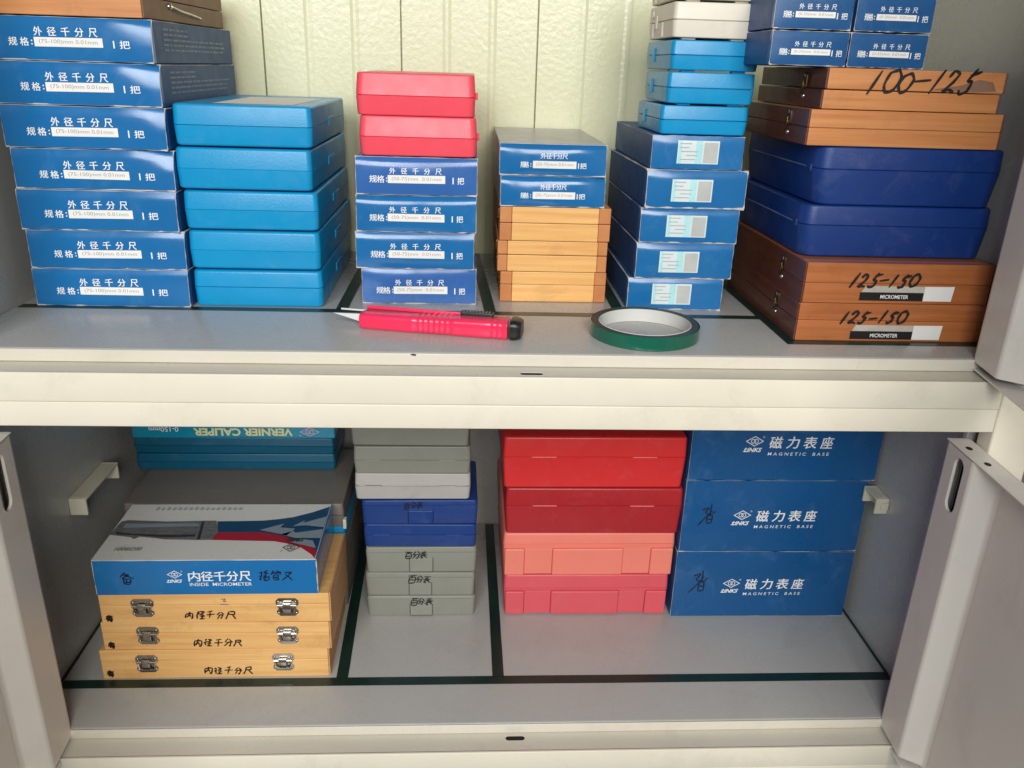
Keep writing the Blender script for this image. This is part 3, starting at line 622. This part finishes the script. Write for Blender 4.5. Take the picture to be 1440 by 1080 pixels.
def f_extra(text, label, xt, zt, ht, lx, lz, torn=False):
    def f(t, w, d, h, zs, surf):
        side_hook(t, w, d, h, zs, surf, -.5)
        if label:
            x0, x1 = lx; zl = lz*h; q = x0+(x1-x0)*.685
            MB().plate([(x0, zl+.0075), (q, zl+.0075), (q, zl+.0130), (x0+.003, zl+.0130)], surf(0, 0)-.0003).build('label_strip', PAPERG, t)
            b = MB().plate([(x0-.001, zl), (q, zl), (q, zl+.0073), (x0-.001, zl+.0073)], surf(0, 0)-.0003).build('black_label', BLACK, t)
            MB().plate([(q+.0002, zl), (x1, zl), (x1+.001, zl+.0132), (q+.0002, zl+.0130)], surf(0, 0)-.0003).build('white_label', PAPER, t)
            m = MB(); put_text(m, 'MICROMETER', (x0+q)/2+.002, zl+.0036, .025, .0034, lambda x, z: surf(x, z)-.0003, bold=.012); m.build('label_lettering', WHITE, b)
        if text:
            m = MB(); write(m, text, xt, zt*h, ht, lambda x, z: surf(x, z)-.0004, pen=.0022, pitch=.97, slant=.28, rise=.02, rng=random.Random(len(text)+int(ht*1e4)), asp=.75); m.build('marker_writing', INK, t)
        if torn:
            MB().plate([(.014, .0172), (.050, .0166), (.070, .0176), (.066, .0246), (.054, .0262), (.040, .0215)], surf(0, 0)-.0003).build('torn_label', SCUFF, t)
    return f
woodbox('bottom brown wooden box marked 125-150 on the upper shelf', 'wooden 125-150 boxes', .1712, .20, .0344, ((.2898+.4610)/2, .682+.10, S+.0002), WOODD, WOODS, WOODS, 0, seam=.55, sideb=.0015, extra=f_extra('125-150', 1, -.048, .46, .0118, (-.034, .047), .06), gap=.0002)
woodbox('brown wooden box marked 125-150 directly under the navy cases', 'wooden 125-150 boxes', .1695, .20, .0356, ((.2905+.4600)/2, .682+.10, S+.0348), WOODD, WOODS, WOODS, .2, seam=.5, sideb=.0015, extra=f_extra('125-150', 1, -.046, .40, .0122, (-.032, .050), .08), gap=.0002)
woodbox('plain orange wooden box lying on the upper navy case', None, .1680, .17, .0288, ((.2812+.4492)/2, .702+.085, S+.1648), WOODM, WOODS, WOODS, .2, seam=.5, sideb=.0015, extra=f_extra(None, 0, 0, 0, 0, 0, 0), gap=.0002)
woodbox('orange wooden box marked 100-125 under four small blue cartons', None, .1520, .16, .0320, ((.2905+.4425)/2, .703+.08, S+.1940), WOODM, WOODS, WOODS, -.3, seam=.48, sideb=.0015, shift=.002, extra=f_extra('100-125', 0, -.042, .42, .0180, 0, 0, True), gap=.0008)
woodbox('orange wooden box on top of the far left carton stack', None, .134, .225, .034, ((-.399-.265)/2, .758+.1125, S+.2468), WOODM, mat('brown_wood_side', lin(128, 92, 66), .5), mat('brown_wood_side', lin(128, 92, 66), .5), -.8, seam=.5, sideb=.0015,
        extra=lambda t, w, d, h, zs, s: [MB().tube([(w/2+.002, -.05, .0125), (w/2+.003, -.03, .0100), (w/2+.003, .0, .0085), (w/2+.002, .03, .0065)], .0011).build('hook_wire', NICKEL, t), MB().cyl((w/2, -.05, .0125), (1, 0, 0), .003, .0025, 12, dome=1).build('screw', NICKEL, t, 60)])

# ------------------------------------------------------------------ craft knife and tape roll on the front of the shelf
kn = thing('craft_knife', 'red plastic snap-off craft knife with blade out on the upper shelf edge', 'knife', (-.0908, .7060, S+.0003), -12.1)
R = []; L_ = .137
def kr(u):
    hz = .0070+.0014*(u/L_); hy = .0100+.0008*math.sin(u*30)+.0012*max(0, (u-.09)/.05); cz = hz
    if .045 < u < .080: cz += .0; 
    return hy, hz, cz
us = [0, .0012, .003]+[.004+.0024*i for i in range(54)]
for u in us:
    hy, hz, cz = kr(u); sh = 0
    if .048 < u < .084: sh = .0008*(1 if int((u-.048)/.0024) % 2 else 0)
    if .114 < u < .130: sh = .0007*(1 if int((u-.114)/.0024) % 2 else 0)
    if u < .002: sh = .0010-.5*u
    R.append((u, hy-sh, hz-sh*.6, .0042, -.0, cz))
body = MB().loft(R, 'x', 5).build('handle', KRED, kn, 20)
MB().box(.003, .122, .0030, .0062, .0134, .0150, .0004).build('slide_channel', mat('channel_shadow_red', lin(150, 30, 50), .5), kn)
MB().box(.002, .088, .0068, .0096, .0136, .0172, .0010).build('back_rail', KRED, kn)
sl = MB().box(.088, .117, .0015, .0092, .0140, .0196, .0010).build('slider', BLACK, kn)
for i in range(9): MB().box(.0905+i*.0028, .0918+i*.0028, .0018, .0060, .0197, .0206, .0002).build('slider_rib', mat('grey_rib', lin(120, 120, 122), .4), sl)
MB().loft([(.1335, .0112, .0086, .005, 0, .0088), (.137, .0114, .0088, .005, 0, .0089), (.1405, .0104, .0080, .005, 0, .0088), (.1428, .0090, .0068, .004, 0, .0088)], 'x', 5).build('end_cap', BLACK, kn, 45)
MB().add([(.004, .001, .0110), (-.0275, .002, .0098), (.004, -.003, .0040), (.004, .0016, .0110), (-.0275, .0026, .0098), (.004, -.0024, .0040)], [[0, 1, 2], [3, 5, 4], [0, 3, 4, 1], [1, 4, 5, 2]]).build('blade', STEEL, kn)
MB().box(-.021, .003, .0045, .0052, .0125, .0140, .0002).build('blade_spine', STEEL, kn)
tr = thing('tape_roll', 'roll of dark green tape with white core lying on the upper shelf', 'tape roll', (.1585, .6935, S+.0003), 25)
def ring(ro, ri, z0, z1, n=96, top_only=0):
    m = MB(); pr = [(ro, z0+.0005), (ro, z1-.0006), (ro-.0006, z1), (ri, z1), (ri, z0), (ro-.0005, z0)]
    k = len(pr); m.add([(r*math.cos(2*math.pi*i/n), r*math.sin(2*math.pi*i/n), z) for i in range(n) for r, z in pr], [[i*k+j, ((i+1) % n)*k+j, ((i+1) % n)*k+(j+1) % k, i*k+(j+1) % k] for i in range(n) for j in range(k)]); return m
ring(.0482, .0475, 0, .0118).build('outer_film', TAPEROLL, tr, 40)
ring(.0474, .0410, .0002, .0116).build('wound_tape', TAPEEDGE, tr, 40)
ring(.0409, .0397, .0, .0119).build('core', CORE, tr, 40)
MB().add([(.04825*math.cos(a), .04825*math.sin(a), z) for a in (4.30, 4.32, 4.34, 4.36, 4.37) for z in (.0006, .0112)], [[2*i, 2*i+1, 2*i+3, 2*i+2] for i in range(4)]).build('loose_tape_end', TAPEROLL, tr)

# ------------------------------------------------------------------ lower compartment: pine boxes with clasps
def clasp(t, x, z, yf, rz=0):
    m = MB(); oct_ = lambda w, h, c: [(-w/2+c, -h/2), (w/2-c, -h/2), (w/2, -h/2+c), (w/2, h/2-c), (w/2-c, h/2), (-w/2+c, h/2), (-w/2, h/2-c), (-w/2, -h/2+c)]
    m.plate([(x+a, z+.0052+b) for a, b in oct_(.0225, .0105, .003)], yf-.0012, .0011)
    m.plate([(x+a, z-.0060+b) for a, b in oct_(.0215, .0095, .0035)], yf-.0012, .0011)
    m.cyl((x-.0095, yf-.0026, z+.0030), (1, 0, 0), .0018, .0190, 12)
    m.tube([(x-.0075, yf-.0026, z+.003), (x-.0078, yf-.0032, z-.002), (x-.006, yf-.0026, z-.0056), (x+.006, yf-.0026, z-.0056), (x+.0078, yf-.0032, z-.002), (x+.0075, yf-.0026, z+.003)], .0009, 6)
    c = m.build('clasp', NICKEL, t, 35)
    MB().loft([(z-.0052, .0036, .0009, .0006, x, yf-.0030), (z-.002, .0042, .0011, .0008, x, yf-.0040), (z+.003, .0042, .0011, .0008, x, yf-.0044), (z+.0056, .0040, .0010, .0008, x, yf-.0034)], 'z', 3).build('lever', NICKEL, c, 40)
    for sx in (-1, 1):
        for zz in (.0066, -.0070): MB().cyl((x+sx*.0088, yf-.0011, z+zz), (0, -1, 0), .0014, .0010, 10, dome=1).build('rivet', NICKEL, c, 60)
Wd = [(-.3705, -.1382, -.3858, -.3503, (.20, .795), .44, .49), (-.3642, -.1344, -.3500, -.3168, (.20, .81), .39, .46), (-.3618, -.1336, -.3165, -.2822, (.185, .81), .36, .48)]
for i, (a, b, z0, z1, cx, tx, _) in enumerate(Wd):
    d = .115; w = b-a; h = z1-z0
    t = thing('wooden_box', '%s pine box with two metal clasps and handwriting in the lower compartment' % ('bottom', 'middle', 'top')[i], 'box', ((a+b)/2, .707+d/2, S+z0+.0002), (.3, -.4, .2)[i], 'pine boxes with clasps')
    lid_ = h*.62
    for nm_, q0, q1 in (('base', .0001, lid_-.0002), ('lid', lid_+.0001, h)):
        o = MB().box(-w/2, w/2-.0016, -d/2, d/2-.001, q0, q1, .0007).build(nm_, WOODP, t)
        MB().box(w/2-.0015, w/2, -d/2+.0008, d/2, q0, q1, .0004).build('side_board', WOODPS, o)
    for c in cx: clasp(t, (c-.5)*w, h*.55, -d/2)
    sf = lambda x, z: -d/2
    m = MB(); write(m, '内径千分尺', (tx-.5)*w, h*(.13 if i < 2 else .14), .0085, sf, pen=.0015, pitch=1.20, slant=.14, rng=random.Random(20+i), asp=1.0, jit=.075); m.build('marker_writing', INK, t)
    m = MB(); write(m, '有', -w/2+.004, h*.08, .0085, sf, pen=.0017, rng=random.Random(30+i)); m.build('marker_mark', INK, t)
    if i == 2: m = MB(); write(m, '二', (.515-.5)*w, h*.62, .0085, sf, pen=.0008, asp=1.1); m.build('pencil_mark', mat('pencil', lin(120, 92, 66), .6), t)

# white and blue carton on the pine boxes
w, d, h = .2165, .109, .0405
im = thing('cardboard_box', 'white and blue printed carton lying on the pine boxes', 'box', (-.2535, .707+d/2-.001, S-.2820), .4)
MB().box(-w/2, w/2, -d/2+.0006, d/2, .0002, h-.0003, .0007).build('carton_body', BLUE, im)
rg = random.Random(5); F = bulge_fn(w, h, .0004, rg, .0003)
surf = lambda x, z: -d/2+F(x, z-h/2)
vs = [((-.5+i/20)*(w-.0006), surf((-.5+i/20)*(w-.0006), .0004+(h-.0014)*j/8), .0004+(h-.0014)*j/8) for j in range(9) for i in range(21)]
MB().add(vs, [[j*21+i, j*21+i+1, (j+1)*21+i+1, (j+1)*21+i] for j in range(8) for i in range(20)]).build('front_panel', BLUE, im, 30)
zt = h+.0000
def top(pts, lvl): return MB().add([(x, y, zt+.0002*lvl) for x, y in pts], [list(range(len(pts)))])
def TP(u, v): return ((u-.5)*w, -d/2+v*d)           # u across, v front to back
tp = top([TP(.0, .0), TP(.995, 0), TP(.995, 1), TP(0, 1)], 1).build('top_panel', CARDW, im)
G_ = lambda pts, lvl, nm_, m_: top([TP(min(.993, max(.002, u)), v) for u, v in pts], lvl).build(nm_, m_, tp)
G_([(.467, .667), (.58, .670), (.689, .678), (.76, .705), (.828, .743), (.917, .84), (.993, .951), (.993, .629), (.993, .06), (.985, .143), (.918, .275), (.816, .378), (.695, .455), (.498, .455)], 2, 'printed_wave', PBLUE)
G_([(.48, .326), (.497, .462), (.695, .462), (.76, .43), (.815, .385), (.918, .282), (.97, .19), (.992, .12), (.992, .006), (.972, .072), (.907, .202), (.84, .26), (.778, .299)], 3, 'printed_stripe', PRED)
G_([(.002, .42), (.003, .484), (.01, .659), (.038, .686), (.227, .659), (.461, .674), (.496, .484), (.489, .326), (.416, .323), (.266, .337), (.225, .357), (.145, .385), (.126, .343), (.105, .378)], 4, 'printed_instrument', PGREY)
G_([(.396, .659), (.406, .667), (.432, .33), (.418, .323)], 5, 'printed_sleeve_line', PDARK)
G_([(.038, .62), (.385, .62), (.396, .57), (.041, .54)], 5, 'printed_highlight', PGREY2)
G_([(.02, .47), (.12, .43), (.30, .41), (.40, .42), (.40, .38), (.27, .37), (.15, .40), (.03, .43)], 5, 'printed_shadow', PDARK)
for pts in ([(.691, .491), (.797, .611), (.785, .538), (.859, .512), (.825, .378), (.803, .413)], [(.841, .556), (.892, .674), (.887, .622), (.993, .743), (.993, .538), (.901, .574)], [(.798, .413), (.853, .473), (.866, .441), (.992, .502), (.992, .343), (.875, .343)]):
    G_(pts, 6, 'printed_arrow', PGREY2)
G_([(.86, .27), (.90, .33), (.96, .30), (.985, .17), (.95, .20)], 6, 'printed_patch', PGREY2)
def top_text(body, u, v, ww, hh, m, name, bold=0, shear=0):
    q = MB(); vs, fs, asp = glyphs(body, bold, shear); ww_ = ww or hh*asp
    x0, y0 = TP(u, v); q.add([(x0-a*ww_, y0-b*hh, zt+.0022) for a, b in vs], fs); return q.build(name, m, tp)
top_text('ISO9001', .135, .155, .026, .006, POLIVE, 'printed_standard', .01, .2)
q = MB(); rg2 = random.Random(2)
for i in range(16): x0, y0 = TP(.145+.027*i, .885); ww_ = .0026; q.add([(x0-ww_/2, y0-.003, zt+.002), (x0+ww_/2, y0-.003, zt+.002), (x0+ww_/2, y0+.0015+rg2.random()*.002, zt+.002), (x0-ww_/2, y0+.0015+rg2.random()*.002, zt+.002)], [[0, 1, 2, 3]])
q.build('printed_small_line', FAINT, tp)
q = MB(); emblem(q, 0, 0, .018, lambda x, z: 0, flip=-1, letters=True); x0, y0 = TP(.872, .165)
q.v = [(x0+a, y0+c*1.5, zt+.0024) for a, b, c in q.v]; q.build('printed_emblem', PDARK, tp)
X = lambda f: (f-.5)*w
m = MB(); emblem(m, X(.36), h*.60, .0150, surf); put_chars(m, '内径千分尺', X(.42), X(.70), h*.54, .0113, surf, .012); put_text(m, 'INSIDE  MICROMETER', X(.562), h*.31, .0605, .0038, surf, bold=.004)
m.build('printed_lettering', WHITE, im)
m = MB(); write(m, '备', X(.11), h*.36, .0115, surf, pen=.0012, asp=1.1, jit=.09, rng=random.Random(8)); write(m, '插管叉', X(.735), h*.42, .0115, surf, pen=.0012, rng=random.Random(9), asp=.9, pitch=1.12, jit=.08); m.build('pen_writing', INKB, im)
m = MB()
for s in (-1, 1): m.tube([(s*(w/2-.0003), -d/2+.0004, .001+(h-.003)*k/8) for k in range(9)], [.0003+.0004*random.random() for k in range(9)], 5)
m.tube([(-w/2+w*k/20, -d/2+.0004, h-.0005) for k in range(21)], [.0003+.0003*random.random() for k in range(21)], 5); m.build('worn_edge', PALEC, im)

# stack behind: cases under the long dark grey case, vernier cartons on it
case('cyan plastic case peeping out below the dark grey case', None, .238, .14, .028, (-.2545, .828+.07, S-.3030), CYAN, 0, r=.005)
case('large dark grey plastic case at the very bottom behind the pine boxes', None, .24, .16, .082, (-.255, .828+.08, S-.3856), DGREY, 0, r=.005)
t = case('wide dark grey flat case behind the white and blue carton', None, .2420, .145, .0290, (-.2555, .821+.0725, S-.2735), DGREY, 0, r=.004, dt=.0006, db=.0006, fil=.0015)
MB().box(.1195, .1235, -.074, -.066, -.002, .010, .001).build('latch', CLIPW, t)
def vern(t, b, l, w, d, h, zs): pass
for i, (z0, z1, lab) in enumerate(((-.2442, -.2232, 'lowest teal caliper case on the dark grey flat case'), (-.2228, -.2018, 'teal caliper case right under the upside-down printed carton'))):
    case(lab, 'teal caliper cases', .2345, .085, z1-z0, ((-.3895-.155)/2, .903+.0425, S+z0+.0002), TEAL, (.2, -.3)[i], r=.003, dt=.0008, db=.0008, gap=.0004)
w, d, h = .2345, .085, .0225
vc = thing('cardboard_box', 'teal carton printed vernier caliper, lying upside down under the rail', 'box', ((-.3885-.154)/2, .902+d/2, S-.2014), .3)
VT = mat('teal_printed_card', lin(12, 140, 172), .25, coat=.2, var=.05)
MB().box(-w/2, w/2, -d/2, d/2, .0002, h, .0008).build('carton_body', VT, vc)
sf = lambda x, z: -d/2
m = MB(); put_text(m, 'VERNIER CALIPER', (.545-.5)*w, h*.36, .115, .0098, sf, bold=.035, flip=-1); m.build('printed_title', GOLD, vc)
m = MB(); put_text(m, '0-150mm', (.155-.5)*w, h*.50, .034, .0062, sf, bold=.01, flip=-1); m.build('printed_size', WHITE, vc)
m = MB(); emblem(m, (.875-.5)*w, h*.38, .024, sf, flip=-1, letters=False); m.v = [(a, b, h*.38+(c-h*.38)*.8) for a, b, c in m.v]; m.build('printed_emblem', PINKP, vc)

# grey and blue indicator cases, centre stack
def tab_case(writing, tab, ink=INK, x0=-.022, zf=.58, hh=.0088, sd=1):
    def f(t, b, l, w, d, h, zs):
        y = -d/2
        if tab:
            a, c = tab; a = (a-.5)*w; c = (c-.5)*w
            MB().box(a, c, y-.0002, y+.004, .0012, h*.56, .0004).build('latch_tab', b.data.materials[0], t)
            g = MB()
            for xx in (a-.0009, c+.0001): g.box(xx, xx+.0008, y-.0004, y+.003, .0012, h*.60)
            g.box(a, c, y-.0004, y+.003, .0006, .0012); g.build('latch_groove', mat('case_groove', lin(92, 92, 86), .6) if b.data.materials[0] in (GCASE, GCASE2) else mat('blue_groove', lin(10, 24, 70), .6), t)
        else:
            for sx in (-.34, .30): MB().box(sx*w-.009, sx*w+.009, y-.0006, y+.003, zs-.0005, zs+.0005, .0003).build('hinge_pin', b.data.materials[0], t)
        if writing: m = MB(); write(m, writing, x0, h*zf, hh, lambda x, z: y-.0004, pen=.0012, pitch=1.02, slant=.16, rng=random.Random(sd), asp=.95, jit=.06); m.build('marker_writing', ink, t)
    return f
G = [(-.1108, .0147, -.3857, -.3583, GCASE, 0, 'bottom grey case in the centre stack with handwriting', tab_case('百分表', (.40, .60), sd=1, x0=-.013), .98, -.0),
     (-.1110, .0145, -.3576, -.3266, GCASE, -.3, 'grey case with handwriting, second from the bottom of the centre stack', tab_case('百分表', (.40, .60), sd=2, x0=-.0145), .8, .0),
     (-.1108, .0147, -.3258, -.2928, GCASE, .5, 'grey case with handwriting directly under the royal blue cases', tab_case('百分表', (.395, .60), sd=3, x0=-.0195), .8, .0),
     (-.1112, .0150, -.2922, -.2632, NAVY2, -.3, 'lower royal blue case with two bright hinge slits in the centre stack', tab_case(None, None), .55, .0),
     (-.1128, .0154, -.2627, -.2325, NAVY2, .6, 'upper royal blue case with faint handwriting in the centre stack', tab_case('百分表', (.40, .61), INKB, -.018, .68, .0072, 4), .8, .0),
     (-.1195, .0070, -.2310, -.2000, GCASE2, .3, 'light grey case with a gaping seam on the royal blue cases', tab_case(None, None), .52, .0),
     (-.1196, .0067, -.1990, -.1668, GCASE, .4, 'grey case second from the top of the centre stack', tab_case(None, None), .5, .0),
     (-.1202, .0063, -.1655, -.1365, GCASE, -.4, 'top grey case of the centre stack, half hidden by the rail', tab_case(None, None), .72, .0)]
for a, b, z0, z1, m, rz, lab, ex, sm, tl in G:
    case(lab, 'cases of the centre stack', b-a, .195 if m is not NAVY2 else .10, z1-z0, ((a+b)/2, .808+(.0975 if m is not NAVY2 else .05), S+z0+.0002), m, rz, seam=sm if sm < .97 else .85, r=.004, dt=.0005, db=.0010, fil=.0011, extra=ex, gap=.0004 if m is not GCASE2 else .0012, lift=.35 if m is GCASE2 else 0)

# red indicator cases
def slits(t, b, l, w, d, h, zs):
    for f in (.22, .77): MB().box((f-.5)*w-.0135, (f-.5)*w+.0135, -d/2-.0007, -d/2+.003, zs-.0005, zs+.0004, .0002).build('hinge_pin', mat('hinge_glint', lin(226, 120, 112), .25), t)  # pale strips paint the glint along the hinge slits
def recess(ra, rb, m, zr):
    def f(t, b, l, w, d, h, zs):
        y = -d/2
        for (a, c) in (ra, rb):
            a = (a-.5)*w; c = (c-.5)*w
            MB().box(a, c, y-.0008, y+.001, h*.03, h*zr, .0005).build('latch_tab', m, t)
        # raised wall panels either side of the latches
        xs_ = [-.5*w+.002, (ra[0]-.5)*w-.0003, (ra[1]-.5)*w+.0003, (rb[0]-.5)*w-.0003, (rb[1]-.5)*w+.0003, .5*w-.002]
        for k in range(0, 6, 2): MB().box(xs_[k], xs_[k+1], y-.0030, y+.001, h*.02, h*(zr+.015), .0014).build('wall_panel', m, t)
    return f
Rd = [(.0478, .2420, -.3857, -.3322, PINK, 'bottom rose coloured case with two front latches', recess((.125, .285), (.70, .86), PINK, .60), .66, 0),
      (.0455, .2441, -.3310, -.2762, SALM, 'salmon pink case with two front latches', recess((.125, .285), (.70, .86), SALM, .64), .74, .2),
      (.0470, .2472, -.2756, -.2170, RED2, 'dark red case between the salmon and bright red ones', slits, .63, -.2),
      (.0423, .2448, -.2165, -.1545, RED1, 'red case on top of the dark red one, just below the rail', slits, .62, .3)]
for a, b, z0, z1, m, lab, ex, sm, rz in Rd:
    case(lab, 'red indicator cases', b-a, .195, z1-z0, ((a+b)/2, .811+.0975 if m in (PINK, SALM) else .808+.0975, S+z0+.0002), m, rz, seam=sm, r=.004, dt=.0006, db=.0016, fil=.0022, extra=ex, gap=.0004)

# blue magnetic base cartons
def mag_print(scr, sd):
    def pr(t, w, h, surf, rng):
        X = lambda f: (f-.5)*w
        m = MB(); emblem(m, X(.325), h*.53, .0205, surf)
        put_chars(m, '磁力表座', X(.404), X(.738), h*.515, .0142, surf, .012, .1); put_text(m, 'M A G N E T I C    B A S E', X(.563), h*.365, .0690, .0038, surf, bold=.004, shear=.1)
        m.build('printed_lettering', WHITE, t)
        if scr: m = MB(); write(m, '省', X(.09), h*.42, .0235, surf, pen=.0014, rng=random.Random(sd), asp=.8, slant=.05); m.build('pen_writing', INKB, t)
    return pr
for i, (a, b, z0, z1, lab) in enumerate(((.2465, .4560, -.3857, -.2962, 'bottom of the three large dark blue cartons against the right wall'), (.2470, .4560, -.2958, -.2040, 'middle of the three large dark blue cartons, beside the wall clip'), (.2478, .4610, -.2036, -.1120, 'top large dark blue carton, cut off by the rail'))):
    d = .13
    carton(lab, 'large dark blue cartons', b-a, d, z1-z0, ((a+b)/2, .803+d/2, S+z0+.0002), (-.3, .2, -.1)[i], front=BLUED, side=BLUES, bulge=.0010, curl=.0004, wear=.55, seed=80+i, printer=mag_print(i < 2, 40+i))
